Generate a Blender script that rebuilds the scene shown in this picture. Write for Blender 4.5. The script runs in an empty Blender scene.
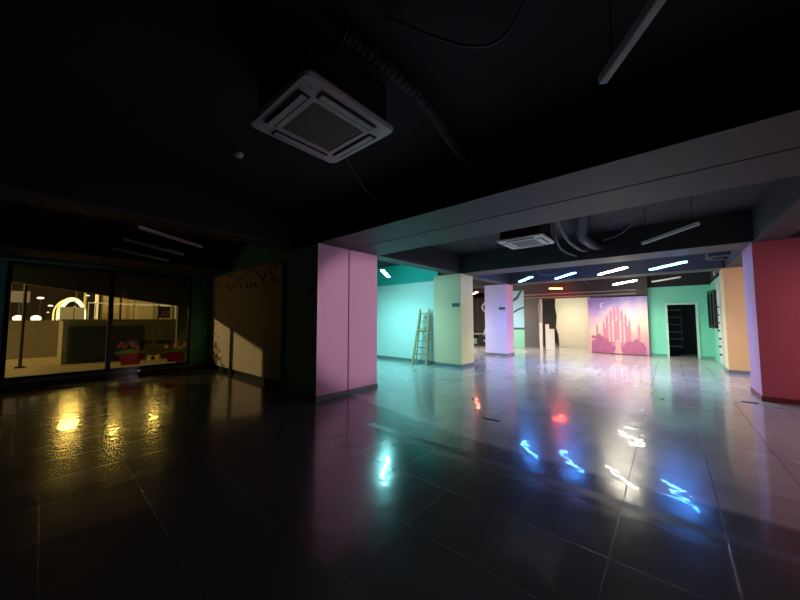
import bpy, bmesh, math, random
from mathutils import Vector, Matrix
sc = bpy.context.scene
C = sc.collection
PI = math.pi
R = math.radians
# ------------------------------------------------------------------ camera
cam_d = bpy.data.cameras.new('camera'); cam = bpy.data.objects.new('camera', cam_d); C.objects.link(cam)
cam_d.sensor_width = 36; cam_d.lens = 309.7 / 800 * 36; cam_d.clip_start = .05; cam_d.clip_end = 300
cam.location = (0, 0, 1.45)
cam.rotation_euler = (R(90 + 3.54), R(0.06), R(40.91))
sc.camera = cam
# ------------------------------------------------------------------ world, exposure
w = bpy.data.worlds.new('world'); sc.world = w; w.use_nodes = True
w.node_tree.nodes['Background'].inputs[0].default_value = (.010, .008, .006, 1)
w.node_tree.nodes['Background'].inputs[1].default_value = .35
sc.view_settings.view_transform = 'Standard'; sc.view_settings.look = 'None'
sc.view_settings.gamma = 1; sc.view_settings.use_curve_mapping = False
sc.view_settings.exposure = 0.0
# lamp strengths (radiance of the tube faces)
LVL = dict(blue=((.06, .27, 1.0), 75), white=((1.0, .95, .78), 80), cyan=((.27, .90, .92), 92), red=((1.0, .07, .02), 140),
           rose=((1.0, .24, .16), 45), warm=((1.0, .92, .72), 120), soft=((1, .66, .74), 260))
DOWN = dict(blue=35, white=95, cyan=40, warm=60)      # watts of the area light added under each tube, aimed down
STREET = 2300
FILL_SPOT = 900
# ------------------------------------------------------------------ materials
MATS = {}
def mat(name, col, rough=.6, metal=0, emit=None, es=0, spec=.5, noise=0, nscale=6, bump=0):
    if name in MATS: return MATS[name]
    m = bpy.data.materials.new(name); m.use_nodes = True; nt = m.node_tree; b = nt.nodes['Principled BSDF']
    b.inputs['Base Color'].default_value = (*col, 1); b.inputs['Roughness'].default_value = rough
    b.inputs['Metallic'].default_value = metal; b.inputs['Specular IOR Level'].default_value = spec
    if noise or bump:
        tc = nt.nodes.new('ShaderNodeTexCoord'); n = nt.nodes.new('ShaderNodeTexNoise')
        n.inputs['Scale'].default_value = nscale; n.inputs['Detail'].default_value = 5
        nt.links.new(tc.outputs['Object'], n.inputs['Vector'])
        if noise:
            mx = nt.nodes.new('ShaderNodeMix'); mx.data_type = 'RGBA'
            mx.inputs['A'].default_value = (*[c * (1 - noise) for c in col], 1)
            mx.inputs['B'].default_value = (*[min(1, c * (1 + noise)) for c in col], 1)
            nt.links.new(n.outputs['Fac'], mx.inputs['Factor']); nt.links.new(mx.outputs['Result'], b.inputs['Base Color'])
        if bump:
            bp = nt.nodes.new('ShaderNodeBump'); bp.inputs['Strength'].default_value = bump; bp.inputs['Distance'].default_value = .01
            nt.links.new(n.outputs['Fac'], bp.inputs['Height']); nt.links.new(bp.outputs['Normal'], b.inputs['Normal'])
    if emit:
        b.inputs['Emission Color'].default_value = (*emit, 1); b.inputs['Emission Strength'].default_value = es
    MATS[name] = m; return m
black = mat('black_ceiling_paint', (.022, .022, .025), .75, noise=.25, nscale=3)
beamp = mat('charcoal_beam_paint', (.050, .050, .055), .6, noise=.2, nscale=2)
pipem = mat('grey_duct', (.05, .05, .055), .5)
green = mat('sea_green_paint', (.13, .56, .41), .6, noise=.06, nscale=2)
teal = mat('teal_paint', (.02, .52, .44), .6, noise=.05, nscale=2)
mint = mat('mint_paint', (.22, .74, .50), .6, noise=.05, nscale=2)
white = mat('white_wall_paint', (.74, .76, .72), .55, noise=.04, nscale=2)
cream = mat('cream_board', (.84, .70, .56), .6, noise=.05, nscale=2)
cream2 = mat('ivory_paint', (.74, .70, .54), .6, noise=.04)
pink = mat('pink_paint', (.86, .44, .62), .5, noise=.04, nscale=2)
yellow = mat('yellow_paint', (.88, .56, .36), .5, noise=.04, nscale=2)
lav = mat('blue_lit_lilac', (.74, .66, .93), .5, noise=.03, nscale=2)  # pillar is painted pink; blue tube light is put into this face's colour
rosep = mat('rose_paint', (.95, .50, .68), .5, noise=.03, nscale=2)
redp = mat('crimson_paint', (.62, .115, .155), .5, noise=.06, nscale=2)
orange = mat('apricot_paint', (.92, .56, .20), .5, noise=.05, nscale=2)
darkw = mat('dark_brown_paint', (.060, .050, .045), .6, noise=.1, nscale=3)
greyd = mat('dark_grey_paint', (.10, .095, .09), .6, noise=.1, nscale=3)
skirt = mat('grey_stone_skirting', (.20, .21, .21), .3, noise=.15, nscale=12)
skirtd = mat('dark_stone_skirting', (.045, .045, .045), .3, noise=.15, nscale=12)
frame_m = mat('black_window_metal', (.012, .012, .013), .35, .2)
plastic = mat('white_plastic', (.80, .77, .76), .4)
plasticg = mat('grey_grille_plastic', (.30, .27, .24), .55)
slotm = mat('dark_slot', (.02, .02, .02), .6)
signm = mat('dark_sign_plate', (.03, .05, .06), .4)
signm2 = mat('sign_face', (.14, .17, .19), .4)
wood = mat('ladder_wood', (.46, .32, .17), .6, noise=.3, nscale=9)
cablem = mat('dark_cable', (.05, .05, .055), .5)
cableg = mat('grey_cable', (.10, .10, .11), .5)
tubew = mat('off_tube_cover', (.55, .53, .55), .4)
housing = mat('tube_housing', (.3, .3, .3), .5)
boxw = mat('white_foam_board', (.80, .79, .68), .6)
glassd = mat('dark_shop_glass', (.03, .02, .02), .08)
concrete = mat('beige_render', (.29, .235, .135), .8, noise=.18, nscale=5, bump=.3)
deck = mat('terrace_tiles', (.44, .33, .15), .6, noise=.2, nscale=3)
panel_m = mat('dark_louvre_metal', (.05, .055, .05), .5)
brownf = mat('brown_outer_wall', (.17, .11, .065), .7, noise=.15)
def glowm(kind):
    col, s = LVL[kind]; return mat('lit_tube_' + kind, col, .4, emit=col, es=s)
# floor
def floor_mat():
    m = bpy.data.materials.new('polished_stone_tiles'); m.use_nodes = True; nt = m.node_tree; N = nt.nodes; L = nt.links
    b = N['Principled BSDF']
    tc = N.new('ShaderNodeTexCoord'); sep = N.new('ShaderNodeSeparateXYZ'); L.new(tc.outputs['Object'], sep.inputs[0])
    def math_(op, a, bb=None, c=None):
        n = N.new('ShaderNodeMath'); n.operation = op
        for i, v in enumerate((a, bb, c)):
            if v is None: continue
            if isinstance(v, (int, float)): n.inputs[i].default_value = v
            else: L.new(v, n.inputs[i])
        return n.outputs[0]
    u = math_('DIVIDE', math_('ADD', sep.outputs['X'], 1.47), .567)
    v = math_('DIVIDE', math_('ADD', sep.outputs['Y'], -.62), .567)
    fu = math_('FRACT', u); fv = math_('FRACT', v)
    def edge(f, wd): return math_('LESS_THAN', math_('MINIMUM', f, math_('SUBTRACT', 1, f)), wd)
    # darker colour and lower roughness on the camera's side of a soft line
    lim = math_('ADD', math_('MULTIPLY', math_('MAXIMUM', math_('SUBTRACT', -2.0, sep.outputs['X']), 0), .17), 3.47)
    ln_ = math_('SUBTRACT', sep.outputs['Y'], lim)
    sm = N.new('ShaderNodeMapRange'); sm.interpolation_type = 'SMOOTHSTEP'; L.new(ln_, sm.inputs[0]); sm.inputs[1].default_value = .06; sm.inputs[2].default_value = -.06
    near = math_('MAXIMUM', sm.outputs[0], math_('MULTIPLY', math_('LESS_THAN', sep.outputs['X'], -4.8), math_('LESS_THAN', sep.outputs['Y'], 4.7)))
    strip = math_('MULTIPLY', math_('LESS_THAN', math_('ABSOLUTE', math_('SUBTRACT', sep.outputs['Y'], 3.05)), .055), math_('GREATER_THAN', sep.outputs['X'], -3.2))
    joint = math_('MAXIMUM', edge(fu, .009), math_('MULTIPLY', edge(fv, .005), .4))
    cid = N.new('ShaderNodeCombineXYZ'); L.new(math_('FLOOR', u), cid.inputs[0]); L.new(math_('FLOOR', v), cid.inputs[1])
    wn = N.new('ShaderNodeTexWhiteNoise'); wn.noise_dimensions = '2D'; L.new(cid.outputs[0], wn.inputs['Vector'])
    ns = N.new('ShaderNodeTexNoise'); ns.inputs['Scale'].default_value = 3.2; ns.inputs['Detail'].default_value = 7; ns.inputs['Distortion'].default_value = .3
    L.new(tc.outputs['Object'], ns.inputs['Vector'])
    ramp = N.new('ShaderNodeValToRGB'); L.new(ns.outputs['Fac'], ramp.inputs[0])
    ramp.color_ramp.elements[0].position = .3; ramp.color_ramp.elements[0].color = (.30, .30, .305, 1)
    ramp.color_ramp.elements[1].position = .72; ramp.color_ramp.elements[1].color = (.37, .365, .35, 1)
    tint = N.new('ShaderNodeMix'); tint.data_type = 'RGBA'; tint.blend_type = 'MULTIPLY'; tint.inputs['Factor'].default_value = 1
    L.new(ramp.outputs[0], tint.inputs['A'])
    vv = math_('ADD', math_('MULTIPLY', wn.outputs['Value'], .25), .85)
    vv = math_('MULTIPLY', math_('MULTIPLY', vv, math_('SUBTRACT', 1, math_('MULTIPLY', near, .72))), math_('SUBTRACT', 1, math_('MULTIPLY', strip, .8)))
    cc = N.new('ShaderNodeCombineColor'); [L.new(vv, cc.inputs[i]) for i in range(3)]; L.new(cc.outputs[0], tint.inputs['B'])
    jm = N.new('ShaderNodeMix'); jm.data_type = 'RGBA'; L.new(joint, jm.inputs['Factor']); L.new(tint.outputs['Result'], jm.inputs['A'])
    jm.inputs['B'].default_value = (.015, .015, .015, 1); L.new(jm.outputs['Result'], b.inputs['Base Color'])
    # scuffs change the gloss
    n2 = N.new('ShaderNodeTexNoise'); n2.inputs['Scale'].default_value = 1.1; n2.inputs['Detail'].default_value = 6
    L.new(tc.outputs['Object'], n2.inputs['Vector'])
    mr = N.new('ShaderNodeMapRange'); L.new(n2.outputs['Fac'], mr.inputs[0]); mr.inputs[1].default_value = .3; mr.inputs[2].default_value = .7
    mr.inputs[3].default_value = .20; mr.inputs[4].default_value = .28
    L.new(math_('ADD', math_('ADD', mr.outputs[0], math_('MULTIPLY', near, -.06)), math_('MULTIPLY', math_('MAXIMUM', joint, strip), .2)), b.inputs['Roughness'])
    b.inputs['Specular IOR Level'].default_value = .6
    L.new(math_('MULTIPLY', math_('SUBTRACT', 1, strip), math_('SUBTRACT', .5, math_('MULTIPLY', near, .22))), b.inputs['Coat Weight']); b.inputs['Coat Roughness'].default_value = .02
    # gentle waves + a tilt per tile
    n3 = N.new('ShaderNodeTexNoise'); n3.inputs['Scale'].default_value = 5.5; n3.inputs['Detail'].default_value = 1.5
    L.new(tc.outputs['Object'], n3.inputs['Vector'])
    tilt = math_('MULTIPLY', math_('SUBTRACT', wn.outputs['Value'], .5), math_('ADD', fu, fv))
    h = math_('ADD', math_('MULTIPLY', n3.outputs['Fac'], .75), math_('MULTIPLY', tilt, .9))
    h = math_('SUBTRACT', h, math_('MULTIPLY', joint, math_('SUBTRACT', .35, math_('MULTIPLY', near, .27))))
    bp = N.new('ShaderNodeBump'); bp.inputs['Strength'].default_value = .35; bp.inputs['Distance'].default_value = .009
    L.new(h, bp.inputs['Height']); L.new(bp.outputs['Normal'], b.inputs['Normal']); L.new(bp.outputs['Normal'], b.inputs['Coat Normal'])
    return m
# ------------------------------------------------------------------ helpers
def bx(bm, x0, x1, y0, y1, z0, z1, mi=0, bev=0):
    r = bmesh.ops.create_cube(bm, size=1)
    vs = r['verts']
    for v in vs:
        v.co = Vector((x0 if v.co.x < 0 else x1, y0 if v.co.y < 0 else y1, z0 if v.co.z < 0 else z1))
    fs = set(f for v in vs for f in v.link_faces)
    for f in fs: f.material_index = mi
    if bev:
        es = list(set(e for v in vs for e in v.link_edges))
        bmesh.ops.bevel(bm, geom=es, offset=bev, segments=2, affect='EDGES', profile=.5)
    return fs
def tube(bm, pts, r, seg=8, taper=None):
    pts = [Vector(p) for p in pts]; rings = []
    for i, p in enumerate(pts):
        d = (pts[min(i + 1, len(pts) - 1)] - pts[max(i - 1, 0)]).normalized()
        a = d.orthogonal().normalized() if abs(d.z) > .95 else d.cross(Vector((0, 0, 1))).normalized()
        b = d.cross(a).normalized(); rr = taper[i] if taper else r
        rings.append([bm.verts.new(p + (a * math.cos(t) + b * math.sin(t)) * rr) for t in [2 * PI * k / seg for k in range(seg)]])
    for i in range(len(rings) - 1):
        for k in range(seg):
            bm.faces.new((rings[i][k], rings[i][(k + 1) % seg], rings[i + 1][(k + 1) % seg], rings[i + 1][k]))
    bm.faces.new(rings[0][::-1]); bm.faces.new(rings[-1])
def lathe(bm, prof, cx=0, cy=0, seg=20):
    rings = []
    for r, z in prof:
        rings.append([bm.verts.new((cx + r * math.cos(2 * PI * k / seg), cy + r * math.sin(2 * PI * k / seg), z)) for k in range(seg)])
    for i in range(len(rings) - 1):
        for k in range(seg):
            bm.faces.new((rings[i][k], rings[i][(k + 1) % seg], rings[i + 1][(k + 1) % seg], rings[i + 1][k]))
    bm.faces.new(rings[0][::-1]); bm.faces.new(rings[-1])
def prism(bm, poly, fn, d0, d1):
    """poly of (a,b); fn(a,b,depth)->point"""
    d1 = d1 + len(bm.faces) * .00004 if abs(d1 - d0) < .02 else d1
    A = [bm.verts.new(fn(a, b, d0)) for a, b in poly]; B = [bm.verts.new(fn(a, b, d1)) for a, b in poly]
    n = len(poly)
    bm.faces.new(A); bm.faces.new(B[::-1])
    for i in range(n): bm.faces.new((A[i], B[i], B[(i + 1) % n], A[(i + 1) % n]))
def obj(name, bm, ms, parent=None, smooth=False, loc=None):
    me = bpy.data.meshes.new(name)
    bmesh.ops.recalc_face_normals(bm, faces=bm.faces)
    bm.to_mesh(me); bm.free()
    for m in (ms if isinstance(ms, (list, tuple)) else [ms]): me.materials.append(m)
    if smooth:
        for p in me.polygons: p.use_smooth = True
    o = bpy.data.objects.new(name, me); C.objects.link(o)
    if parent: o.parent = parent
    if loc: o.location = loc
    return o
def new(): return bmesh.new()
def boxo(name, a, m, parent=None, bev=0):
    bm = new(); bx(bm, *a, bev=bev); return obj(name, bm, m, parent)
def thing(name, label, cat, loc=(0, 0, 0), rz=0, group=None):
    o = bpy.data.objects.new(name, None); C.objects.link(o); o.empty_display_size = .1
    o.location = loc; o.rotation_euler = (0, 0, rz); tag(o, label, cat, group); return o
def tag(o, label, cat, group=None):
    o['label'] = label; o['category'] = cat
    if group: o['group'] = group
    return o
def struct(name, a, m):
    o = boxo(name, a, m); o['kind'] = 'structure'; return o
def kind(o): o['kind'] = 'structure'; return o
# ------------------------------------------------------------------ room shell
ZC = 3.4; ZB = 2.83
XL = -10.6; XR = 8.0; YF = -5.0
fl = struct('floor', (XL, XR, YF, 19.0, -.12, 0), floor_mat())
ce = struct('ceiling', (XL - .2, XR, YF, 19.0, ZC, ZC + .2), black)
# left wall round the window
bm = new()
WY0, WY1, WZ0, WZ1 = -.52, 2.86, .16, 2.70
bx(bm, XL - .2, XL, YF, WY0, 0, ZC); bx(bm, XL - .2, XL, WY1, 3.6, 0, ZC)
bx(bm, XL - .2, XL, WY0, WY1, 0, WZ0); bx(bm, XL - .2, XL, WY0, WY1, WZ1, ZC)
kind(obj('wall_left', bm, green))
struct('wall_left_rear', (XL - .2, XL, 3.6, 19.0, 0, ZC), white)
struct('wall_behind', (XL, XR, YF - .2, YF, 0, ZC), black)
struct('wall_right', (XR, XR + .2, YF, 19.0, 0, ZC), darkw)
struct('wall_alcove', (XL, -5.78, 3.42, 3.60, 0, ZC), green)
struct('baseboard_alcove', (XL, -5.78, 3.395, 3.42, 0, .13), skirtd)
struct('baseboard_left', (XL, XL + .025, YF, 3.395, 0, .15), skirtd)
# back bay wall: white with teal band above
struct('wall_bay', (XL, -5.6, 8.36, 8.52, 0, 2.70), white)
struct('wall_bay_upper', (XL, -5.6, 8.36, 8.52, 2.70, ZC), teal)
struct('baseboard_bay', (XL, -5.78, 8.335, 8.36, 0, .10), skirt)
# beams
def beam(n, a): return struct('trim_%d' % n, a, beamp)
beam(1, (-5.75, XR, 3.22, 3.925, ZB, ZC))
beam(2, (-5.75, XR, 3.95, 4.72, ZB, ZC))
beam(3, (-4.72, 1.20, 8.25, 9.10, ZB, ZC)); beam(4, (1.60, XR, 8.35, 9.25, ZB, ZC))
beam(5, (XL, 1.16, 12.0, 12.7, ZB, ZC))
beam(6, (-5.75, -5.3, YF, 3.22, ZB, ZC)); beam(7, (-5.07, -4.72, 4.72, 9.10, ZB, ZC))
beam(8, (-5.07, -4.72, 9.10, 12.0, ZB, ZC)); beam(9, (1.20, 1.60, YF, 3.22, ZB, ZC))
beam(10, (1.20, 1.60, 4.72, 15.9, ZB, ZC)); o = beam(11, (XL, -9.15, YF, 3.395, 2.80, ZC)); o.data.materials[0] = black
bm = new(); bx(bm, -5.4, -.60, 15.62, 15.9, 2.42, ZC); bx(bm, XL, -5.4, 15.62, 15.9, 2.9, ZC)
kind(obj('trim_12', bm, darkw))
# far mint wall with a doorway
DX0, DX1, DZ = -.03, .76, 1.99
bm = new()
bx(bm, -.61, DX0, 15.9, 16.05, 0, 2.70); bx(bm, DX1, 1.20, 15.9, 16.05, 0, 2.70); bx(bm, DX0, DX1, 15.9, 16.05, DZ, 2.70)
kind(obj('wall_far', bm, mint))
struct('wall_far_upper', (-.61, 1.20, 15.9, 16.05, 2.70, ZC), black)
struct('wall_side', (1.20, 1.36, 12.85, 18.6, 0, 2.75), mint)
struct('wall_mural', (-5.4, -.61, 15.92, 16.05, 2.42, ZC), darkw)
struct('wall_return', (-.71, -.61, 16.05, 18.6, 0, ZC), darkw)
struct('wall_back', (XL, 1.24, 18.8, 19.0, 0, ZC), darkw)
d = thing('door_1', 'dark open doorway in the mint wall', 'doorway'); 
for k in ('label', 'category'): del d[k]
d['kind'] = 'structure'
bm = new()
bx(bm, DX0 - .07, DX0, 15.86, 16.06, 0, DZ + .07); bx(bm, DX1, DX1 + .07, 15.86, 16.06, 0, DZ + .07); bx(bm, DX0, DX1, 15.86, 16.06, DZ, DZ + .07)
obj('door_frame', bm, mat('pale_mint_trim', (.50, .78, .60), .5), d)
bm = new(); bx(bm, -.60, DX0 - .07, 15.875, 15.9, 0, .09); bx(bm, DX1 + .07, 1.19, 15.875, 15.9, 0, .09)
kind(obj('baseboard_far', bm, mat('mint_skirting', (.12, .40, .30), .4)))
# ------------------------------------------------------------------ window
wn = bpy.data.objects.new('window_1', None); C.objects.link(wn); wn['kind'] = 'structure'
bm = new()
fx0, fx1 = XL - .10, XL + .03; fw = .06
for a in ((WY0, WY0 + fw, WZ0, WZ1), (WY1 - fw, WY1, WZ0, WZ1), (WY0, WY1, WZ0, WZ0 + fw), (WY0, WY1, WZ1 - fw, WZ1)):
    bx(bm, fx0, fx1, *a)
obj('window_frame', bm, frame_m, wn)
bm = new(); bx(bm, fx0, fx1, 1.08, 1.17, WZ0 + fw, WZ1 - fw); obj('mullion', bm, frame_m, wn)
gm = bpy.data.materials.new('window_glass'); gm.use_nodes = True; nt = gm.node_tree; nt.nodes.clear()
o_ = nt.nodes.new('ShaderNodeOutputMaterial'); t_ = nt.nodes.new('ShaderNodeBsdfTransparent'); g_ = nt.nodes.new('ShaderNodeBsdfGlossy')
t_.inputs[0].default_value = (.92, .93, .90, 1); g_.inputs['Roughness'].default_value = .01; g_.inputs[0].default_value = (1, 1, 1, 1)
mx = nt.nodes.new('ShaderNodeMixShader'); fr = nt.nodes.new('ShaderNodeMapRange'); lw = nt.nodes.new('ShaderNodeLayerWeight'); lw.inputs[0].default_value = .12; nt.links.new(lw.outputs['Facing'], fr.inputs[0]); fr.inputs[3].default_value = .02; fr.inputs[4].default_value = .5
nt.links.new(fr.outputs[0], mx.inputs[0]); nt.links.new(t_.outputs[0], mx.inputs[1]); nt.links.new(g_.outputs[0], mx.inputs[2]); nt.links.new(mx.outputs[0], o_.inputs[0])
for y0, y1 in ((WY0 + fw, 1.08), (1.17, WY1 - fw)):
    boxo('glass_pane', (XL - .04, XL - .03, y0, y1, WZ0 + fw, WZ1 - fw), gm, wn)
boxo('window_sill', (XL + .03, XL + .16, WY0 - .1, WY1 + .1, WZ0 - .06, WZ0 - .01), mat('pale_sill_edge', (.16, .15, .13), .25), wn)
# stickers on the glass
GX = XL - .028
def gl(a, b, dd): return Vector((GX + dd, a, b))
def flat(name, poly, m, parent, d0=0, d1=.003):
    bm = new(); prism(bm, poly, gl, d0, d1); return obj(name, bm, m, parent)
def film(name, col):
    m = bpy.data.materials.new(name); m.use_nodes = True; nt = m.node_tree; b = nt.nodes['Principled BSDF']
    b.inputs['Base Color'].default_value = (*col, 1); tr = nt.nodes.new('ShaderNodeBsdfTranslucent'); tr.inputs[0].default_value = (*[min(1, c * 1.2) for c in col], 1)
    mx = nt.nodes.new('ShaderNodeMixShader'); mx.inputs[0].default_value = .7; nt.links.new(b.outputs[0], mx.inputs[1]); nt.links.new(tr.outputs[0], mx.inputs[2])
    nt.links.new(mx.outputs[0], nt.nodes['Material Output'].inputs[0]); return m
potm = film('pot_red', (.34, .06, .02)); grassm = film('leaf_green', (.24, .32, .03)); flw = film('blossom_orange', (.5, .2, .08))
def pot_sticker(y, z, wd, hh, label, flowercol):
    t = thing('flower_pot_sticker', label, 'window sticker', group=None)
    flat('pot_print', [(y - wd * .36, z), (y + wd * .36, z), (y + wd * .5, z + hh * .48), (y - wd * .5, z + hh * .48)], potm, t)
    bm = new(); n = 14; pl = [(y - wd * .62, z + hh * .46)]
    random.seed(int(y * 100))
    for i in range(n * 2 + 1):
        a = y - wd * .62 + wd * 1.24 * i / (n * 2); pl.append((a, z + hh * (.62 + (.10 if i % 2 else 0) - abs(i - n) / n * .1)))
    pl.append((y + wd * .62, z + hh * .46)); prism(bm, pl, gl, .003, .005); obj('grass_print', bm, grassm, t)
    bm = new()
    for k in range(11):
        a = y + wd * random.uniform(-.5, .5); b = z + hh * random.uniform(.72, .95); r = hh * .07
        prism(bm, [(a + r * (1 + .35 * (j % 2)) * math.cos(j * PI / 5), b + r * (1 + .35 * (j % 2)) * math.sin(j * PI / 5)) for j in range(10)], gl, .005, .007)
    obj('blossom_print', bm, flowercol, t)
    return t
pot_sticker(1.56, .27, .50, .62, 'printed red flower pot with orange blossoms on the window glass, beside the mullion', flw)
pot_sticker(2.52, .26, .46, .56, 'printed red flower pot with yellow blossoms on the glass, nearest the window corner', film('blossom_yellow', (.70, .50, .08)))
t = thing('ribbon_sticker', 'pale yellow bow printed low on the window glass between two pots', 'window sticker')
rw = film('ribbon_white', (.6, .55, .42)); ym = film('ribbon_yellow', (.80, .66, .18))
flat('bow_print', [(1.90, .30), (2.0, .36), (2.14, .33), (2.17, .50), (2.02, .46), (1.90, .50)], ym, t)
flat('bow_knot', [(1.98, .36), (2.06, .36), (2.06, .45), (1.98, .45)], mat('knot_brown', (.12, .06, .02), .6), t, .003, .005)
flat('left_tail', [(1.87, .36), (1.9, .34), (1.9, .42), (1.87, .43)], rw, t)
flat('right_tail', [(2.17, .34), (2.19, .36), (2.19, .42), (2.17, .42)], rw, t)
def text_mesh(s, size, name, m, parent, M, shear=0, ext=.001, fat=.012):
    cu = bpy.data.curves.new(name, 'FONT'); cu.body = s; cu.size = size; cu.extrude = ext; cu.shear = shear; cu.offset = size * fat
    to = bpy.data.objects.new(name, cu); C.objects.link(to)
    dg = bpy.context.evaluated_depsgraph_get(); me = bpy.data.meshes.new_from_object(to.evaluated_get(dg))
    bpy.data.objects.remove(to); me.materials.clear(); me.materials.append(m)
    o = bpy.data.objects.new(name, me); C.objects.link(o); o.matrix_local = M
    if parent: o.parent = parent
    return o
# local x -> +Y, local y -> +Z, normal -> +X
MG = lambda y, z: Matrix(((0, 0, 1, GX + .003), (1, 0, 0, y), (0, 1, 0, z), (0, 0, 0, 1)))
t = thing('lettering_sticker', 'dark blue italic lettering over a row of small red marks on window glass', 'window sticker')
navy = mat('lettering_navy', (.012, .03, .06), .5)
text_mesh('c Garo veve', .20, 'main_lettering', navy, t, MG(1.41, .78), .3, .001, .03)
bm = new(); random.seed(8)
for k in range(9):
    a = 1.92 + k * .052; b = .64 + random.uniform(-.01, .01); q = random.uniform(.018, .026)
    prism(bm, [(a - q, b), (a, b - q), (a + q, b + .005), (a + .004, b + q * 1.6)], gl, .003, .005)
obj('small_red_marks', bm, film('lettering_maroon', (.30, .07, .04)), t)
# ------------------------------------------------------------------ alcove board with garland print
t = thing('decorated_board', 'cream wall board with dark red leaf garland, leaning on green wall left of pink pillar', 'wall board', (-8.32, 3.39, 0))
boxo('board', (-2.24, 2.04, -.03, .0, .13, 2.72), cream, t)
random.seed(4); bm = new(); fy = lambda a, b, dd: Vector((a, -.03 - dd, b))
def leaf(bm, a, b, s, ang):
    P = [(0, -1), (.42, -.3), (.35, .35), (0, 1), (-.35, .35), (-.42, -.3)]
    prism(bm, [(a + s * (p * math.cos(ang) - q * math.sin(ang)), b + s * (p * math.sin(ang) + q * math.cos(ang))) for p, q in P], fy, 0, .003)
for k in range(20):
    a = -2.15 + 4.1 * k / 19
    leaf(bm, a + random.uniform(-.05, .05), 2.58 - .10 * math.sin(k * .9) + random.uniform(-.04, .04), .062, random.uniform(-.7, .7))
    if k % 2 or k % 3 == 0: leaf(bm, a + .1, 2.33 + random.uniform(-.07, .07), .07, random.uniform(-.7, .7))
obj('leaf_print', bm, mat('leaf_maroon', (.085, .015, .012), .6), t)
bm = new()
for k in range(26):
    a = -1.75 + random.gauss(0, .24); b = .62 + random.gauss(0, .20); leaf(bm, max(-2.2, min(-1.2, a)), max(.35, b), .06, random.uniform(-2, 2))
obj('bush_print', bm, mat('bush_brown', (.16, .10, .06), .6), t)
bm = new(); prism(bm, [(-1.95, .16), (-1.6, .16), (-1.5, .42), (-1.66, .34), (-1.76, .5), (-1.86, .36), (-2.02, .46)], fy, .003, .006)
obj('vase_print', bm, mat('vase_pale', (.40, .34, .28), .6), t)
# ------------------------------------------------------------------ pillars
def pillar(x0, x1, y0, y1, label, ms, faces, sk=skirt, sk2=None, z1=ZB, plate=None, skz=.09):
    """faces: dict direction -> material index"""
    cx, cy = (x0 + x1) / 2, (y0 + y1) / 2
    t = thing('pillar', label, 'pillar', (cx, cy, 0))
    bm = new(); fs = bx(bm, x0 - cx, x1 - cx, y0 - cy, y1 - cy, 0, z1)
    bm.normal_update()
    for f in fs:
        n = f.normal; key = ('+x' if n.x > .5 else '-x' if n.x < -.5 else '+y' if n.y > .5 else '-y' if n.y < -.5 else 'z')
        f.material_index = faces.get(key, 0)
    obj('shaft', bm, ms, t)
    e = .012; bm = new()
    bx(bm, x0 - cx - e, x1 - cx + e, y0 - cy - e, y1 - cy + e, 0, skz)
    obj('skirting', bm, sk, t)
    return t
pillar(-5.75, -4.75, 3.22, 3.925, 'pink pillar nearest the camera, its dark green side facing the window', [pink, green], {'-y': 1, '-x': 1})
pillar(-5.75, -4.745, 3.95, 4.72, 'second pink pillar, right behind the thin dark gap, farther from the window', [pink, green], {'-x': 1})
pillar(-5.70, -4.72, 8.25, 9.02, 'yellow pillar with the wooden ladder beside it', [yellow, mat('yellow_paint_lit', (1, .82, .32), .5, noise=.0)], {'+x': 1})  # right face: same yellow paint, stronger light put into the colour
pillar(-5.72, -4.83, 11.95, 12.7, 'lavender pillar with a pink right face, behind the yellow pillar', [lav, rosep], {'+x': 1})
pillar(1.19, 2.20, 8.38, 9.35, 'deep crimson pillar with a lilac left face at the right edge', [redp, mat('blue_lit_mauve', (.46, .27, .46), .5, noise=.04)], {'-x': 1}, sk=mat('maroon_skirting', (.16, .03, .03), .4))  # left face: blue tube light put into the colour
pillar(1.16, 2.20, 12.1, 12.84, 'apricot orange pillar half behind the crimson one', [orange, mat('pale_apricot', (.82, .72, .42), .5)], {'-x': 1})
pillar(-5.42, -4.77, 15.66, 16.4, 'dark grey pillar beside the stacked white boards', [greyd], {})
def plate(x, y, z, label, wd=.24, hh=.10):
    t = thing('sign_plate', label, 'sign', (x, y, z))
    boxo('plate', (-wd / 2, wd / 2, -.015, 0, -hh / 2, hh / 2), signm, t)
    bm = new()
    for k in range(3): bx(bm, -wd * .40 + k * wd * .28, -wd * .40 + k * wd * .28 + wd * .2, -.018, -.015, -hh * .2, hh * .2)
    obj('printed_blocks', bm, signm2, t)
plate(-4.92, 3.22, 1.96, 'small dark sign plate on the green side of the pink pillar')
plate(-4.90, 8.25, 1.88, 'small dark sign plate on the yellow pillar')
plate(-4.99, 11.95, 1.87, 'small dark sign plate on the lavender pillar')
# ------------------------------------------------------------------ tube lights
TZ = 2.79
SLIM = dict()
def tube_light(x, y, label, kind=None, ang=-54.5, ln=1.28, group=None):
    t = thing('tube_light', label, 'ceiling light', (x, y, TZ), R(ang), group)
    hw = (.026 if kind in ('soft',) else .045) if kind else .022
    boxo('housing', (-ln / 2, ln / 2, -hw, hw, .005, .03), housing if kind else tubew, t)
    bm = new(); bx(bm, -ln / 2, ln / 2, -hw, hw, -.02, .005, bev=.006)
    obj('tube_cover', bm, glowm(kind) if kind else tubew, t)
    for s in (-1, 1):
        bm = new(); tube(bm, [(s * ln * .42, 0, .02), (s * ln * .42, 0, ZC - TZ)], .004, 5); obj('hanging_wire', bm, cablem, t)
    if kind in DOWN:
        l = bpy.data.lights.new('added_down_light', 'AREA'); l.shape = 'RECTANGLE'; l.size = ln; l.size_y = .09; l.energy = DOWN[kind]; l.color = LVL[kind][0]; l.spread = R(140)
        lo = bpy.data.objects.new('added_down_light', l); C.objects.link(lo); lo.parent = t; lo.location = (0, 0, -.024)
    return t
S = (TZ - 1.45) / 1.5
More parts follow.
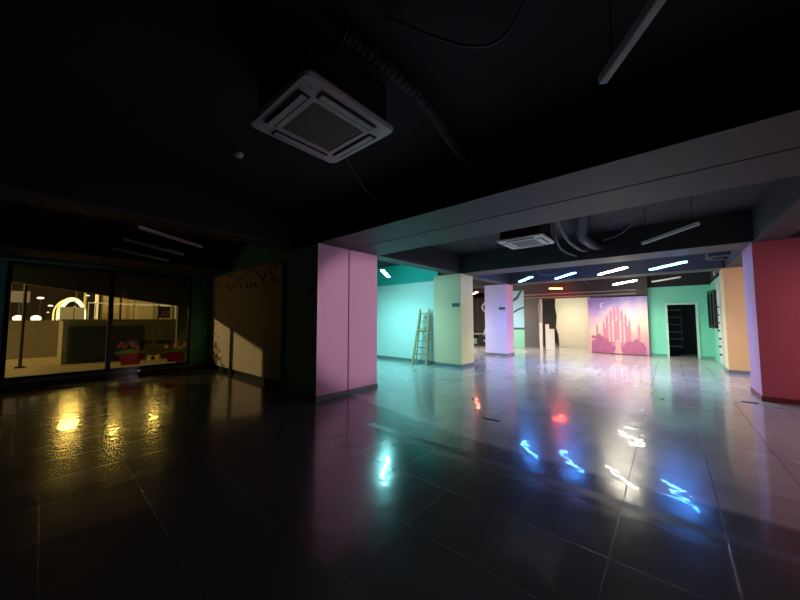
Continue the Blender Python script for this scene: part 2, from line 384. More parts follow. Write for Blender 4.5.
tube_light(-4.02 * S - .02, 11.9 * S, 'lit blue tube light nearest the lavender pillar', 'blue', ln=1.3)
tube_light(-2.67 * S, 11.82 * S, 'lit blue tube light, second from the lavender pillar', 'blue', ln=1.3)
tube_light(-1.29 * S, 11.62 * S, 'lit white tube light between the blue ones', 'white', ln=1.25)
tube_light(.02 * S, 11.5 * S, 'lit blue tube light nearest the crimson pillar, above mint wall', 'blue', ln=1.15)
tube_light(-4.13 * S, 16.45 * S, 'short red tube light above the pale panel', 'red', ang=42, ln=.55)
tube_light(-1.33 * S, 15.64 * S, 'lit white tube light above the castle mural', 'white')
tube_light(-.03 * S, 15.6 * S, 'unlit tube light above the mint wall doorway')
tube_light(.04 * S, 7.26 * S, 'thin unlit tube light before the far beam, above crimson pillar', ln=1.15)
tube_light(.13, 1.48, 'unlit tube light close overhead, cut by the top edge', ang=-56)
tube_light(-6.9 * S, 1.54 * S, 'unlit tube light left of the pillar, first of three from it')
tube_light(-8.07 * S, 1.5 * S, 'unlit tube light by the window, middle of three')
tube_light(-9.25 * S, 1.48 * S, 'unlit tube light closest to the window, last of three')
tube_light(-7.02 * S, 7.38 * S, 'lit greenish tube light beside the pink pillar', 'cyan', ln=1.3)
tube_light(-8.2 * S, 7.38 * S, 'lit greenish tube light hidden behind the pink pillar', 'cyan', ln=1.3)
tube_light(-8.32 * S, 16.2 * S, 'pinkish tube light peeking out right of the yellow pillar', 'rose', ln=1.2)
tube_light(3.4, 6.45, 'added rosy tube light, unseen in the bay right of the frame', 'soft')  # added out of view to brighten the crimson pillar's front
t = thing('added_spotlight', 'added unseen fill lamp under the beam aimed at the pink pillar', 'added_spotlight', (4.6, 5.6, 2.5))  # added lamp out of view, brightens the pink pillar's face
bm = new(); bx(bm, -.16, .10, -.09, .09, -.09, .09, bev=.02); obj('added_lamp_body', bm, frame_m, t)
bm = new(); tube(bm, [(0, 0, .08), (0, 0, .9)], .015, 8); obj('bracket', bm, frame_m, t)
l = bpy.data.lights.new('fill_spot_beam', 'SPOT'); l.energy = FILL_SPOT; l.color = (1, .80, .90); l.spot_size = R(19); l.spot_blend = .5; l.shadow_soft_size = .06
lo = bpy.data.objects.new('fill_spot_beam', l); C.objects.link(lo); lo.parent = t; lo.location = (-.18, 0, 0)
lo.rotation_euler = (Vector((-4.75, 4.35, 1.45)) - Vector((4.42, 5.6, 2.5))).to_track_quat('-Z', 'Y').to_euler()
tube_light(3.4, 10.4, 'soft white tube light behind the crimson pillar, out of view', 'soft')
tube_light(-6.2, 14.1, 'added white tube light hidden behind the lavender pillar', 'white')  # unseen lamp added to brighten the far bay's floor and boards
tube_light(-7.4, 10.6, 'white tube light behind the yellow pillar', 'white')
tube_light(-3.9, 16.7, 'warm tube light in front of the pale rear panel', 'warm', ang=0, ln=1.2)
# ------------------------------------------------------------------ ceiling cassettes
def cassette(x, y, z, rz, label, wd=.86):
    t = thing('air_conditioner', label, 'air conditioner', (x, y, z), rz)
    h = wd / 2
    boxo('casing', (-h * .86, h * .86, -h * .86, h * .86, .035, ZC - z), black, t)
    bm = new()
    # frame ring with rounded corners
    def rr(hh, r, n=5):
        P = []
        for cx, cy, a0 in ((hh - r, hh - r, 0), (-hh + r, hh - r, 90), (-hh + r, -hh + r, 180), (hh - r, -hh + r, 270)):
            for k in range(n + 1):
                a = R(a0 + 90 * k / n); P.append((cx + r * math.cos(a), cy + r * math.sin(a)))
        return P
    rings = []
    for hh, r, zz in ((h, .06, .035), (h, .06, .018), (h * .97, .055, 0), (h * .56, .02, -.012), (h * .54, .018, .006)):
        rings.append([bm.verts.new((a, b, zz)) for a, b in rr(hh, r)])
    n = len(rings[0])
    for i in range(len(rings) - 1):
        for k in range(n): bm.faces.new((rings[i][k], rings[i][(k + 1) % n], rings[i + 1][(k + 1) % n], rings[i + 1][k]))
    bm.faces.new(rings[-1]); bm.faces.new(rings[0])
    obj('panel_frame', bm, plastic, t)
    bm = new(); bx(bm, -h * .54, h * .54, -h * .54, h * .54, -.004, .004)
    k = -h * .5
    while k < h * .5:
        bx(bm, -h * .52, h * .52, k, k + .012, -.008, -.004); k += .018
    obj('grille', bm, plasticg, t)
    for q in range(4):
        a = q * PI / 2; M = Matrix.Rotation(a, 4, 'Z')
        bm = new(); bx(bm, -h * .60, h * .60, h * .66, h * .86, -.0125, -.004); bm.transform(M); sl = obj('air_slot', bm, slotm, t)
        bm = new(); bx(bm, -h * .57, h * .57, h * .70, h * .81, -.022, -.014); bm.transform(M); obj('louvre', bm, plastic, sl)
        bm = new(); bx(bm, h * .70, h * .78, h * .70, h * .78, -.010, -.002, bev=.003); bm.transform(M); obj('corner_cap', bm, plastic, t)
    return t
ZA = 3.0; SA = (ZA - 1.45) / 1.5
cassette(-2.005 * SA, 1.384 * SA, ZA, 0, 'white square ceiling cassette air conditioner close overhead', .82 * SA)
cassette(-2.17, 6.48, 3.02, 0, 'white ceiling cassette air conditioner in the far bay, between the beams', .90)
# small round detectors
def disc(x, y, z, label, top):
    t = thing('smoke_detector', label, 'smoke detector', (x, y, z))
    bm = new(); lathe(bm, [(.018, 0), (.045, .004), (.055, .02), (.06, .045)]); obj('cap', bm, plastic, t, True)
    bm = new(); tube(bm, [(0, 0, .045), (0, 0, top - z)], .012, 8); obj('stem', bm, cablem, t)
disc(-3.72, 1.41, 3.34, 'small white ceiling detector left of the near air conditioner', ZC)
disc(-1.45, 9.75, 2.93, 'small white ceiling detector beside the lit white tube', ZC)
disc(-6.75, .90, 3.18, 'small grey ceiling detector next to the unlit tubes', ZC)
# ------------------------------------------------------------------ cables, ducts
def curve_pts(pts, n=8):
    out = []; P = [Vector(pts[0])] + [Vector(p) for p in pts] + [Vector(pts[-1])]
    for i in range(1, len(P) - 2):
        for k in range(n):
            t = k / n; a, b, c, d = P[i - 1], P[i], P[i + 1], P[i + 2]
            out.append(.5 * ((2 * b) + (c - a) * t + (2 * a - 5 * b + 4 * c - d) * t * t + (3 * b - a - 3 * c + d) * t ** 3))
    out.append(Vector(pts[-1])); return out
def cable(pts, r, label, m=cablem, name='cable', cat='cable', ribs=False):
    P = curve_pts(pts); bm = new()
    if ribs:
        P2 = curve_pts(pts, 28); tp = [r * (1 + .10 * (i % 2)) for i in range(len(P2))]; tube(bm, P2, r, 12, tp)
    else: tube(bm, P, r, 7)
    o = obj(name, bm, m, smooth=not ribs); return tag(o, label, cat)
cable([(-1.02, 6.0, 3.30), (-1.15, 6.6, 3.24), (-1.27, 7.2, 3.14), (-1.2, 8.0, 3.10), (-1.1, 8.26, 3.12)], .09, 'thick dark flexible duct hanging before the far beam', pipem, 'flexible_duct', 'duct', True)
cable([(-1.46, 5.9, 3.36), (-1.5, 6.5, 3.2), (-1.5, 7.1, 3.06), (-1.42, 7.8, 3.0), (-1.35, 8.24, 3.05)], .035, 'thin grey corrugated hose beside the thick duct', cableg, 'hose', 'hose', True)
cable([(-1.64, 6.3, 3.38), (-1.66, 6.9, 2.98), (-1.64, 7.5, 2.91), (-1.6, 8.24, 2.95)], .022, 'drooping dark cable left of the duct', cableg)
cable([(-1.0, 7.9, 3.15), (-.6, 7.2, 3.1), (-.1, 6.6, 3.38)], .008, 'thin cable swinging right from the duct', cableg)
cable([(-3.3, 10.6, ZC - .02), (-3.15, 10.5, 2.95), (-2.85, 10.6, 2.86), (-2.67, 10.6, 2.88)], .02, 'short grey cable loop hanging by the blue tubes', cableg)
cable([(-2.62, 1.98, 3.38), (-2.9, 2.5, 3.26), (-3.05, 3.0, 3.12), (-2.85, 3.2, 3.10)], .010, 'thin cable drooping from the near air conditioner', cableg)
cable([(-1.55, 1.2, 3.34), (-1.5, 1.9, 3.32), (-1.62, 2.7, 3.28), (-1.7, 3.2, 3.25)], .05, 'dark corrugated hose along the near ceiling', slotm, 'hose', 'hose', True)
cable([(-1.3, 1.35, 3.38), (-.95, 1.75, 3.26), (-.75, 1.9, 3.3), (-.55, 1.8, 3.38)], .010, 'thin cable sagging overhead near the top edge', cableg)
cable([(-2.9, 15.4, 3.38), (-2.6, 15.2, 3.0), (-2.4, 14.8, 2.95)], .015, 'cable hanging right of the red tube', cableg)
# fan coil unit & pipe over the orange pillar
t = thing('duct_unit', 'dark box duct unit hung above the apricot pillar', 'duct', (1.15, 11.2, 3.0))
bm = new(); bx(bm, -.35, .09, -.35, .35, 0, .4, bev=.02); obj('casing', bm, pipem, t)
bm = new(); lathe(bm, [(.14, -.05), (.16, 0), (.16, .02)], -.12, 0); obj('outlet', bm, slotm, t)
bm = new(); tube(bm, [(1.10, 13.2, 2.75), (1.10, 13.2, ZC)], .035, 10)
tag(obj('pipe', bm, mat('pale_pipe', (.30, .31, .30), .5), smooth=True), 'pale vertical pipe at the corner of the mint wall', 'pipe')
# rails over the mural
for k, z in enumerate((2.47, 2.62)):
    bm = new(); tube(bm, [(-5.38, 15.56, z), (-.95, 15.56, z)], .028, 8)
    bx(bm, -5.2, -5.16, 15.56, 15.62, z - .02, z + .02); bx(bm, -1.2, -1.16, 15.56, 15.62, z - .02, z + .02)
    tag(obj('ceiling_rail', bm, mat('brown_rail', (.28, .22, .20), .5)), ('lower' if k == 0 else 'upper') + ' horizontal rail above the castle mural and pale panel', 'rail')
# ------------------------------------------------------------------ castle mural
MX0, MX1, MZ0, MZ1, MY = -2.66, -.62, .02, 2.36, 15.64
t = thing('wall_mural', 'pink fairy-tale castle mural panel left of the mint wall', 'mural', ((MX0 + MX1) / 2, MY, 0))
mm = bpy.data.materials.new('painted_dawn_sky'); mm.use_nodes = True; nt = mm.node_tree; N = nt.nodes; L = nt.links
tc = N.new('ShaderNodeTexCoord'); sp = N.new('ShaderNodeSeparateXYZ'); L.new(tc.outputs['Object'], sp.inputs[0])
ns = N.new('ShaderNodeTexNoise'); ns.inputs['Scale'].default_value = 2.2; ns.inputs['Detail'].default_value = 5; L.new(tc.outputs['Object'], ns.inputs['Vector'])
def mnode(op, a, b):
    n = N.new('ShaderNodeMath'); n.operation = op
    for i, v in enumerate((a, b)):
        if isinstance(v, (int, float)): n.inputs[i].default_value = v
        else: L.new(v, n.inputs[i])
    return n.outputs[0]
hh = mnode('ADD', mnode('DIVIDE', sp.outputs['Z'], 2.4), mnode('MULTIPLY', mnode('SUBTRACT', ns.outputs['Fac'], .5), .55))
hh = mnode('ADD', hh, mnode('MULTIPLY', sp.outputs['X'], -.10))
rp = N.new('ShaderNodeValToRGB'); L.new(hh, rp.inputs[0]); e = rp.color_ramp.elements
e[0].position = .0; e[0].color = (.66, .28, .38, 1); e[1].position = 1; e[1].color = (.34, .26, .62, 1)
for p_, c_ in ((.3, (.80, .50, .42)), (.5, (.88, .68, .56)), (.7, (.74, .54, .66)), (.85, (.50, .38, .70))):
    q = e.new(p_); q.color = (*c_, 1)
L.new(rp.outputs[0], N['Principled BSDF'].inputs['Base Color']); N['Principled BSDF'].inputs['Roughness'].default_value = .5
boxo('backing_board', ((MX0 - MX1) / 2, (MX1 - MX0) / 2, 0, .04, MZ0, MZ1), mm, t)
fm = lambda a, b, dd: Vector((a, -dd, b))
random.seed(11)
def tower(bm, cx, w_, z0, z1, roof):
    prism(bm, [(cx - w_, z0), (cx + w_, z0), (cx + w_, z1), (cx + w_ * 1.25, z1), (cx, z1 + roof), (cx - w_ * 1.25, z1), (cx - w_, z1)], fm, .001, .004)
bm = new()
for cx, w_, z1, rf in ((-.46, .035, 1.2, .22), (-.34, .045, 1.45, .26), (-.20, .05, 1.62, .26), (-.08, .05, 1.72, .30), (.05, .045, 1.78, .28), (.17, .05, 1.6, .28), (.30, .045, 1.42, .3), (.42, .04, 1.22, .3), (-.70, .035, 1.05, .2), (.72, .035, 1.05, .26)):
    tower(bm, cx, w_, .3, z1, rf)
prism(bm, [(-.5, .25), (.48, .25), (.42, 1.12), (.2, 1.3), (0, 1.38), (-.25, 1.28), (-.45, 1.05)], fm, .001, .004)
obj('castle_print', bm, mat('castle_pink', (.64, .24, .32), .5, noise=.35, nscale=12), t)
bm = new()
for k in range(30):
    cx = random.uniform(-.42, .42); z = random.uniform(.55, 1.5 - abs(cx) * .8); bx(bm, cx, cx + .018, -.006, -.004, z, z + .07)
for cx, w_, z1, rf in ((-.14, .03, 1.35, .2), (.11, .03, 1.32, .2), (-.27, .025, 1.1, .16), (.24, .025, 1.1, .16)): 
    prism(bm, [(cx - w_, .5), (cx + w_, .5), (cx + w_, z1), (cx, z1 + rf), (cx - w_, z1)], fm, .004, .006)
obj('castle_highlight_print', bm, mat('castle_pale', (.90, .56, .55), .5), t)
bm = new()
for cx, r, z in ((-.78, .16, .42), (-.60, .2, .5), (-.4, .18, .45), (-.85, .07, .68), (.55, .16, .38), (.75, .15, .36), (.4, .14, .4), (-.66, .13, .68), (.62, .1, .55)):
    prism(bm, [(max(-.92, min(.92, cx + r * (1 + .12 * math.sin(j * 5)) * math.cos(j * PI / 8))), max(.05, z + r * (1 + .12 * math.sin(j * 7)) * math.sin(j * PI / 8))) for j in range(16)], fm, .006, .008)
prism(bm, [(-.92, .03), (-.12, .03), (-.06, .3), (-.3, .42), (-.92, .5)], fm, .005, .007); prism(bm, [(.16, .03), (.92, .03), (.92, .35), (.3, .4), (.1, .3)], fm, .005, .007)
obj('shrub_print', bm, mat('shrub_rose', (.48, .14, .26), .5, noise=.3, nscale=9), t)
bm = new(); prism(bm, [(-.14, .03), (.16, .03), (.10, .40), (.08, .55), (.01, .62), (-.06, .55), (-.08, .40)], fm, .008, .010)
obj('gate_print', bm, mat('gate_peach', (.82, .42, .38), .5), t)
bm = new(); P = [(-.46 + .12 * math.cos(R(a)), 2.02 + .12 * math.sin(R(a))) for a in range(70, 260, 15)] + [(-.43 + .10 * math.cos(R(a)), 2.02 + .10 * math.sin(R(a))) for a in range(250, 70, -15)]
prism(bm, P, fm, .001, .004); obj('moon_print', bm, mat('moon_white', (.85, .78, .80), .5), t)
# pale rear panel and boards
bm = new(); prism(bm, [(-4.50, .0), (-3.0, .0), (-3.0, 2.68), (-4.62, 2.60), (-4.66, 2.1), (-4.58, 1.6), (-4.64, 1.0), (-4.52, .6)], lambda a, b, dd: Vector((a, 18.25 + dd, b)), 0, .05)
tag(obj('pale_panel', bm, cream2), 'large ivory panel with ragged left edge on the back wall', 'wall panel')
struct('baseboard_back', (-4.9, -1.0, 18.74, 18.8, 0, .1), skirt)
t = thing('foam_boards', 'white stepped board cut-outs leaning by the dark pillar', 'board', (-4.35, 15.75, 0))
boxo('low_board', (-.12, .26, 0, .05, 0, .98), boxw, t); boxo('tall_board', (-.14, .02, .06, .10, 0, 1.2), boxw, t)
t = thing('white_post', 'narrow white post with a grey upper half beside the dark pillar', 'post', (-4.66, 15.72, 0))
boxo('lower_post', (-.07, .05, -.04, .04, 0, 1.28), boxw, t, .005); boxo('upper_post', (-.05, .05, -.03, .03, 1.28, 2.42), mat('grey_post', (.36, .35, .35), .5), t)
# dark rear partition wall
struct('wall_rear_partition', (-4.7, -2.74, 18.3 + .4, 18.79, 0, ZC), greyd)
# painted blue panel beside the dark pillar
t = thing('jungle_panel', 'sky blue and mint painted panel with dark branches, left of dark grey pillar', 'mural', (-6.0, 15.95, 0))
boxo('upper_board', (-.75, .55, 0, .05, 1.0, 2.9), mat('panel_blue', (.34, .62, .74), .5, noise=.08), t)
boxo('lower_board', (-.75, .55, 0, .05, 0, 1.0), mat('panel_mint', (.26, .66, .46), .5, noise=.08), t)
bm = new()
prism(bm, [(-.75, 1.55), (-.2, 1.75), (.2, 2.0), (.55, 2.1), (.55, 2.02), (.2, 1.9), (-.2, 1.65), (-.75, 1.45)], lambda a, b, dd: Vector((a, -dd, b)), 0, .004)
prism(bm, [(-.2, 2.4), (.1, 2.6), (.3, 2.9), (.42, 2.9), (.2, 2.5), (-.1, 2.3)], lambda a, b, dd: Vector((a, -dd, b)), 0, .004)
prism(bm, [(-.75, 1.0), (.55, 1.02), (.55, .92), (-.75, .9)], lambda a, b, dd: Vector((a, -dd, b)), 0, .004)
obj('branch_print', bm, mat('branch_dark', (.04, .08, .12), .5), t)
# dark glazed front behind yellow/lavender pillars
t = thing('shop_partition', 'dark brown glazed partition seen between yellow and lavender pillars', 'partition', (-8.4, 16.0, 0))
boxo('dark_panel', (-2.1, 1.5, 0, .06, 0, 2.7), glassd, t)
bm = new()
for x in (-2.1, -.9, .3, 1.44): bx(bm, x, x + .06, -.04, .0, 0, 2.7)
obj('partition_frame', bm, darkw, t)
bm = new(); random.seed(3)
tube(bm, curve_pts([(.78, -.03, 2.35), (.6, -.03, 2.15), (.66, -.03, 1.95), (.86, -.03, 1.8)]), .05, 8); tube(bm, curve_pts([(.9, -.03, .75), (.62, -.03, .6), (.55, -.03, .35), (.8, -.03, .22)]), .05, 8)
tube(bm, curve_pts([(.78, -.03, .9), (.7, -.03, .68), (.62, -.03, .5)]), .05, 8)
obj('scroll_ornament', bm, mat('pale_scroll', (.50, .52, .62), .5), t, True)
t = thing('low_cabinet', 'low dark cabinet with a greenish front box seen right of yellow pillar', 'cabinet', (-7.95, 15.55, 0))
boxo('cabinet_body', (-.45, .30, -.2, .2, 0, .42), slotm, t); boxo('cabinet_top', (-.47, .32, -.22, .22, .62, .68), mat('cabinet_pale_top', (.3, .28, .28), .4), t)
for sx in (-.44, .26): boxo('upright', (sx, sx + .04, -.2, .2, .42, .62), slotm, t)
boxo('front_box', (-.16, .12, -.26, -.205, .12, .42), mat('box_green', (.20, .34, .28), .5), t)
# ------------------------------------------------------------------ wall frame, hooks on the side wall
t = thing('picture_frame', 'black framed mirror panel on mint side wall by the doorway', 'picture frame', (1.12, 14.3, 1.15), R(6))
bm = new(); y0, y1, z0, z1, f_ = -.42, .42, 0, 1.22, .09
for a in ((y0, y1, z0, z0 + f_), (y0, y1, z1 - f_, z1), (y0, y0 + f_, z0 + f_, z1 - f_), (y1 - f_, y1, z0 + f_, z1 - f_), (-.06, .06, z0 + f_, z1 - f_)): bx(bm, -.07, 0, *a)
obj('frame', bm, frame_m, t); boxo('wall_bracket', (0, .10, -.15, .15, .5, .8), frame_m, t); boxo('inner_panel', (-.03, -.01, y0 + f_, y1 - f_, z0 + f_, z1 - f_), mat('frame_inner', (.10, .20, .17), .2), t)
t = thing('hook_rail', 'pale vertical board with dark hooks between mint wall and apricot pillar', 'hook board', (1.195, 13.6, 0))
boxo('board', (-.03, 0, -.45, .35, .1, 2.62), mat('pale_hook_board', (.60, .70, .60), .5), t)
for k in range(7):
    boxo('hook', (-.07, -.03, -.25 + .1 * (k % 2), -.02 + .1 * (k % 2), .35 + k * .24, .39 + k * .24), slotm, t)
# room behind the doorway
struct('wall_store', (-.61, 1.20, 18.6, 18.8, 0, ZC), mat('store_dark', (.08, .08, .085), .6))
t = thing('storage_shelf', 'dark shelving unit seen through the doorway', 'shelf', (.10, 17.3, 0))
for k in range(6): boxo('shelf_board', (-.3, .3, -.2, .2, .3 + k * .30, .33 + k * .30), mat('shelf_grey', (.4, .4, .4), .5), t)
for sx in (-.3, .27):
    for sy in (-.2, .17): boxo('upright', (sx, sx + .03, sy, sy + .03, 0, 1.95), mat('shelf_upright', (.05, .05, .055), .5), t)
# ------------------------------------------------------------------ ladder
A = Vector((-6.30, 7.88, 0)); B = Vector((-5.86, 8.02, 0)); s = (B - A).normalized(); t2 = Vector((-s.y, s.x, 0))
HL = 1.74
top = (A + B) / 2 + s * .11 + t2 * .24 + Vector((0, 0, HL)) 
lad = thing('step_ladder', 'old wooden step ladder standing left of the yellow pillar', 'ladder', tuple((A + B) / 2 + t2 * .1))
org = lad.location.copy()
TA = top - s * .15; TB = top + s * .15
def bar(p, q, w_, d_, name, parent=lad):
    p = p - org; q = q - org; dz = (q - p); n = dz.normalized(); side = (s - n * s.dot(n)).normalized(); f = n.cross(side)
    bm = new(); vs = []
    for P in (p, q):
        vs.append([bm.verts.new(P + side * a * w_ / 2 + f * b * d_ / 2) for a, b in ((-1, -1), (1, -1), (1, 1), (-1, 1))])
    for k in range(4): bm.faces.new((vs[0][k], vs[0][(k + 1) % 4], vs[1][(k + 1) % 4], vs[1][k]))
    bm.faces.new(vs[0][::-1]); bm.faces.new(vs[1]); return obj(name, bm, wood, parent)
bar(A, TA, .055, .07, 'front_rail'); bar(B, TB, .055, .07, 'front_rail')
for fz in (.19, .43, .62, .78, .94):
    p = A.lerp(TA, fz); q = B.lerp(TB, fz); m_ = (p + q) / 2 - org; wd = (q - p).length / 2
    bm = new(); bx(bm, -wd, wd, -.05, .05, -.016, .016)
    if fz == .20: bx(bm, -wd - .02, wd + .02, -.055, -.04, -.055, .055)
    bm.transform(Matrix.Translation(m_) @ Matrix.Rotation(math.atan2(s.y, s.x), 4, 'Z')); obj('step', bm, wood, lad)
RA = A + t2 * .30 - s * .02 + s * .03; RB = B + t2 * .22 + s * .02
bar(RA, TA - Vector((0, 0, .1)) + t2 * .05, .035, .04, 'rear_rail'); bar(RB, TB - Vector((0, 0, .1)) + t2 * .05, .035, .04, 'rear_rail')
for fz in (.3, .6):
    bar(RA.lerp(TA, fz), RB.lerp(TB, fz), .03, .03, 'rear_brace')
P = A.lerp(TA, .55); Q = B.lerp(TB, .75)
bar(P + t2 * .03, Q + t2 * .03, .02, .02, 'diagonal_brace'); bar(B.lerp(TB, .45) + t2 * .03, A.lerp(TA, .72) + t2 * .03, .02, .02, 'diagonal_brace')
bm = new()
for P in (TA, TB):
    lathe(bm, [(.02, P.z - org.z - .02), (.035, P.z - org.z), (.035, P.z - org.z + .03), (.015, P.z - org.z + .05)], (P - org).x, (P - org).y, 10)
obj('top_cap', bm, wood, lad)
# ------------------------------------------------------------------ bits on the floor
bm = new(); bx(bm, -.12, .12, -.02, .02, 0, .008)
o = obj('floor_strip', bm, slotm, loc=(-2.0, 4.32, 0)); o.rotation_euler = (0, 0, R(5)); tag(o, 'small black strip lying on the floor below the lavender reflection', 'strip')
bm = new(); bx(bm, -.10, .10, -.015, .015, 0, .012)
o = obj('wood_offcut', bm, darkw, loc=(1.0, 8.1, 0)); tag(o, 'thin dark offcut on the floor in front of the crimson pillar', 'offcut')
for k, (x, y, l) in enumerate(((-.15, 7.4, 'small dark pebble of debris on the floor before the mint doorway'), (-2.75, 5.2, 'tiny dark debris crumb on the floor ahead of the yellow pillar'))):
    bm = new(); bmesh.ops.create_icosphere(bm, subdivisions=1, radius=.022); 
    for v in bm.verts: v.co.z = max(0, v.co.z * .7 + .012)
    tag(obj('debris', bm, slotm, loc=(x, y, 0)), l, 'debris')
# ------------------------------------------------------------------ outdoors
struct('floor_terrace', (-18.4, XL - .2, -9, 12, -.12, 0), deck)
struct('floor_street', (-70, -18.4, -30, 40, -.3, -.15), mat('asphalt', (.03, .028, .024), .5))
# outer wall with a sloping head
OX = -11.3
def fo(a, b, dd): return Vector((OX - dd, a, b))
bm = new()
h0 = lambda y: 2.27 - .142 * (y - 0)
prism(bm, [(-3.6, h0(-3.6)), (2.70, h0(2.70)), (2.70, 0), (4.2, 0), (4.2, 3.5), (-3.6, 3.5)], fo, 0, .14)
kind(obj('wall_outer', bm, brownf))
bm = new(); prism(bm, [(-3.6, h0(-3.6) - .03), (2.72, h0(2.72) - .03), (2.72, h0(2.72)), (-3.6, h0(-3.6))], fo, -.01, .15)
kind(obj('trim_20', bm, mat('tan_edge', (.22, .17, .11), .5)))
struct('wall_terrace', (-18.4, -18.2, -6, .50, 0, 1.42), concrete)
t = thing('terrace_block', 'beige masonry block with a dark louvred panel outside the window', 'masonry block', (-15.0, 2.3, 0))
bm = new(); bx(bm, -3.19, .18, -1.85, 5.0, 0, 1.42, bev=.02); obj('masonry', bm, concrete, t)
boxo('coping', (-3.19, .24, -1.9, 5.05, 1.42, 1.46), mat('pale_coping', (.5, .42, .26), .6), t)
bm = new(); bx(bm, .18, .22, -1.72, .22, .03, 1.22)
for k in range(9): bx(bm, .22, .235, -1.68, .18, .1 + k * .12, .14 + k * .12)
obj('louvre_panel', bm, panel_m, t)
t = thing('handrail', 'thin pale handrail on top of the terrace block', 'handrail', (-14.9, 2.3, 1.46))
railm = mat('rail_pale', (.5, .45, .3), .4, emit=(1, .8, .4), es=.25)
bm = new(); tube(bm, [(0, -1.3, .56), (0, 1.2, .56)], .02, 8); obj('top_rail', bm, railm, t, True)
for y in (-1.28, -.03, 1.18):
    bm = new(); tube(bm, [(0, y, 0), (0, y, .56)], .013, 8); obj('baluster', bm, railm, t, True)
t = thing('street_sign', 'dark purple sign board with pale numerals beyond the terrace block', 'sign', (-15.2, 3.25, 1.46))
boxo('board', (0, .03, -.26, .12, .05, .50), mat('sign_purple', (.06, .035, .06), .5), t)
boxo('post', (-.03, 0, -.1, -.06, 0, .5), panel_m, t)
text_mesh('22', .26, 'numerals', mat('numeral_pale', (.45, .4, .42), .5), t, Matrix(((0, 0, 1, .032), (1, 0, 0, -.2), (0, 1, 0, .15), (0, 0, 0, 1))), .3)
bm = new(); tube(bm, [(-14.8, -.37, 0), (-14.8, -.37, 2.9)], .04, 10); bx(bm, -14.9, -14.7, -.47, -.27, 0, .04)
tag(obj('post', bm, mat('dark_brown_pole', (.06, .03, .015), .5), smooth=False), 'slim dark brown post standing on the terrace outside', 'post')
glow = mat('warm_white_globe', (1, .95, .8), .4, emit=(1, .93, .70), es=1.6)
for k, y in enumerate((-.70, -.18)):
    t = thing('globe_lamp', ('left' if k == 0 else 'right') + ' one of two glowing white globe lamps beyond the parapet', 'lamp', (-22, y, -.15))
    bm = new(); lathe(bm, [(.03, 0), (.03, 1.35)], seg=10); obj('lamp_post', bm, panel_m, t)
    bm = new(); bmesh.ops.create_uvsphere(bm, u_segments=16, v_segments=10, radius=.17); bmesh.ops.scale(bm, vec=(1, 1, .85), verts=bm.verts); bmesh.ops.translate(bm, vec=(0, 0, 1.5 + .15), verts=bm.verts)
    obj('globe', bm, glow, t, True)
t = thing('shop_sign', 'grey lit sign board in the night beyond the globe lamps', 'sign', (-23, -.72, 2.0))
boxo('sign_board', (0, .08, -.30, .30, .25, .78), mat('grey_lit_sign', (.2, .16, .12), .5, emit=(.8, .6, .4), es=.10), t)
boxo('sign_post', (-.08, 0, -.04, .04, -2.15, .5), panel_m, t)
gold = mat('gold_light_tube', (1, .75, .3), .4, emit=(1, .72, .22), es=1.1); cr = mat('cream_light_tube', (1, .9, .6), .4, emit=(1, .93, .6), es=1.7)
t = thing('light_arch', 'glowing golden double arch beyond the terrace parapet', 'light arch', (-22, .9, -.15))
def arch(x, y0, y1, zt, r, name, m):
    P = [(x, y0, 0), (x, y0, zt - .75)] ; c = (y0 + y1) / 2; rad = (y1 - y0) / 2
    P += [(x, c - rad * math.cos(R(a)), zt - .75 + .75 * math.sin(R(a))) for a in range(10, 171, 10)] + [(x, y1, zt - .75), (x, y1, zt - 1.0)]
    bm = new(); tube(bm, P, r, 10); obj(name, bm, m, t, True)
arch(0, -.56, .52, 2.60, .03, 'outer_tube', gold); arch(.05, -.34, .44, 2.56, .075, 'inner_tube', cr); arch(-.1, -.44, .50, 2.66, .03, 'back_tube', gold)
bm = new(); bx(bm, -.3, .2, -.36, .46, 0, 2.2); obj('arch_infill', bm, mat('gold_infill', (.45, .35, .15), .6, emit=(.8, .62, .25), es=.14), t)
for k, (y, zt, es_) in enumerate(((1.06, 2.1, 1.3), (1.25, 2.05, .6), (1.86, 2.85, .8), (1.42, 3.4, .25))):
    m_ = mat('column_glow_%d' % k, (.8, .6, .3), .5, emit=(1, .72 if k != 1 else .5, .25), es=es_)
    bm = new(); tube(bm, [(-22.8, y, -.15), (-22.8, y, zt)], .05 if k != 2 else .07, 10); 
    tag(obj('light_column', bm, m_, smooth=True), ['short bright golden light column right of the glowing arch', 'short orange light column between arch and tall columns', 'tall golden light column nearest the window mullion', 'tall dim olive column behind the arch'][k], 'light column')
for k, (x, y, z, sy) in enumerate(((-26, -.10, 2.63, .11), (-26, .28, 2.22, .08), (-26, .2, 1.85, .04), (-21.5, .99, 2.42, .06), (-21.5, 1.72, 2.28, .07), (-21.5, 1.42, 2.62, .05), (-21.5, 1.95, 2.78, .045))):
    t = thing('street_light', ['highest far street light left of the golden arch', 'second far street light close to the golden arch', 'smallest far light low beside the golden arch', 'bright star light crowning the golden arch', 'bright light halfway up the tall golden column', 'small light right above the arch top', 'small light by the top of the window mullion'][k], 'street light', (x, y, -.15))
    bm = new(); bmesh.ops.create_uvsphere(bm, u_segments=12, v_segments=8, radius=sy); bmesh.ops.scale(bm, vec=(1, 1.3, .55), verts=bm.verts); bmesh.ops.translate(bm, vec=(0, 0, z + .15), verts=bm.verts)
    obj('lamp_head', bm, glow, t, True)
    bm = new(); tube(bm, [(0, 0, 0), (0, 0, z + .12)], .015, 6); obj('lamp_post', bm, panel_m, t)
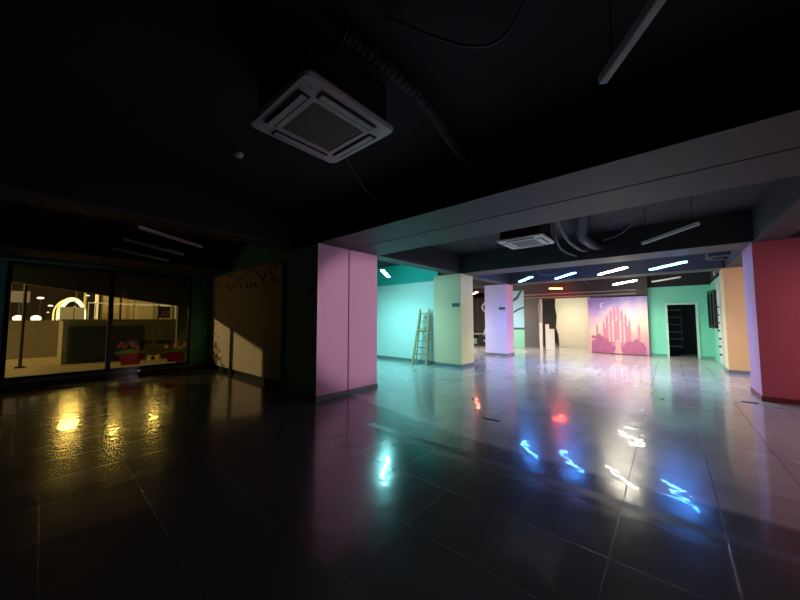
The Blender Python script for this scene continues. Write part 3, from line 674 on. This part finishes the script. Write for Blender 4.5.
# buildings beyond
t = thing('building', 'dim beige building front beyond the terrace, right of the golden arch', 'building', (-26, 5.0, -.15))
bm = new(); bx(bm, -1, 0, -2.6, 3.5, 0, 6); obj('facade', bm, mat('dim_beige_facade', (.42, .36, .24), .8, noise=.1, nscale=2), t)
bm = new()
for y in (-1.2, -.2, .8): bx(bm, 0, .05, y, y + .12, 0, 6)
obj('pilaster', bm, mat('facade_strip', (.30, .26, .12), .7), t)
boxo('window_band', (0, .04, -2.5, 3.4, 2.5, 2.56), railm, t)
t = thing('building', 'dark building far beyond the two globe lamps', 'building', (-34, -4, -.15))
bm = new(); bx(bm, -2, 0, -3, 7, 0, 9); obj('facade', bm, mat('far_dark_facade', (.08, .06, .045), .8, noise=.2, nscale=1), t)
# tall warm street lamps, seen mirrored in the floor
strong = mat('sodium_lamp', (1, .8, .4), .4, emit=(1, .64, .13), es=60)
for k, (x, y, z, r) in enumerate(((-24, 1.16, 3.97, .34), (-23.8, 2.93, 4.93, .2), (-23.5, 4.63, 4.31, .2))):
    t = thing('tall_street_lamp', ['tall sodium street lamp behind the golden arch, mirrored in floor', 'tall sodium street lamp left of the beige building, mirrored in floor', 'tall sodium street lamp in front of beige building, mirrored in floor'][k], 'street lamp', (x, y, -.15))
    bm = new(); bmesh.ops.create_uvsphere(bm, u_segments=14, v_segments=8, radius=r); bmesh.ops.scale(bm, vec=(1, 1, .6), verts=bm.verts); bmesh.ops.translate(bm, vec=(0, 0, z + .15), verts=bm.verts)
    obj('lamp_head', bm, strong, t, True)
    bm = new(); tube(bm, [(0, 0, 0), (0, 0, z + .1)], .05, 8); obj('lamp_post', bm, panel_m, t)
# lamp that throws the window patch on the cream board
t = thing('terrace_lamp', 'tall lamp post on the terrace, left of the window view', 'street lamp', (-17.3, -7.1, 0))
bm = new(); tube(bm, [(0, 0, 0), (0, 0, 4.9)], .05, 8); obj('lamp_post', bm, panel_m, t)
bm = new(); bx(bm, -.02, .4, -.06, .06, 4.8, 4.9); obj('lamp_arm', bm, panel_m, t)
ld = bpy.data.lights.new('lamp_light', 'POINT'); ld.energy = STREET; ld.color = (1, .74, .34); ld.shadow_soft_size = .09
lo = bpy.data.objects.new('lamp_light', ld); C.objects.link(lo); lo.parent = t; lo.location = (.25, 0, 4.6)
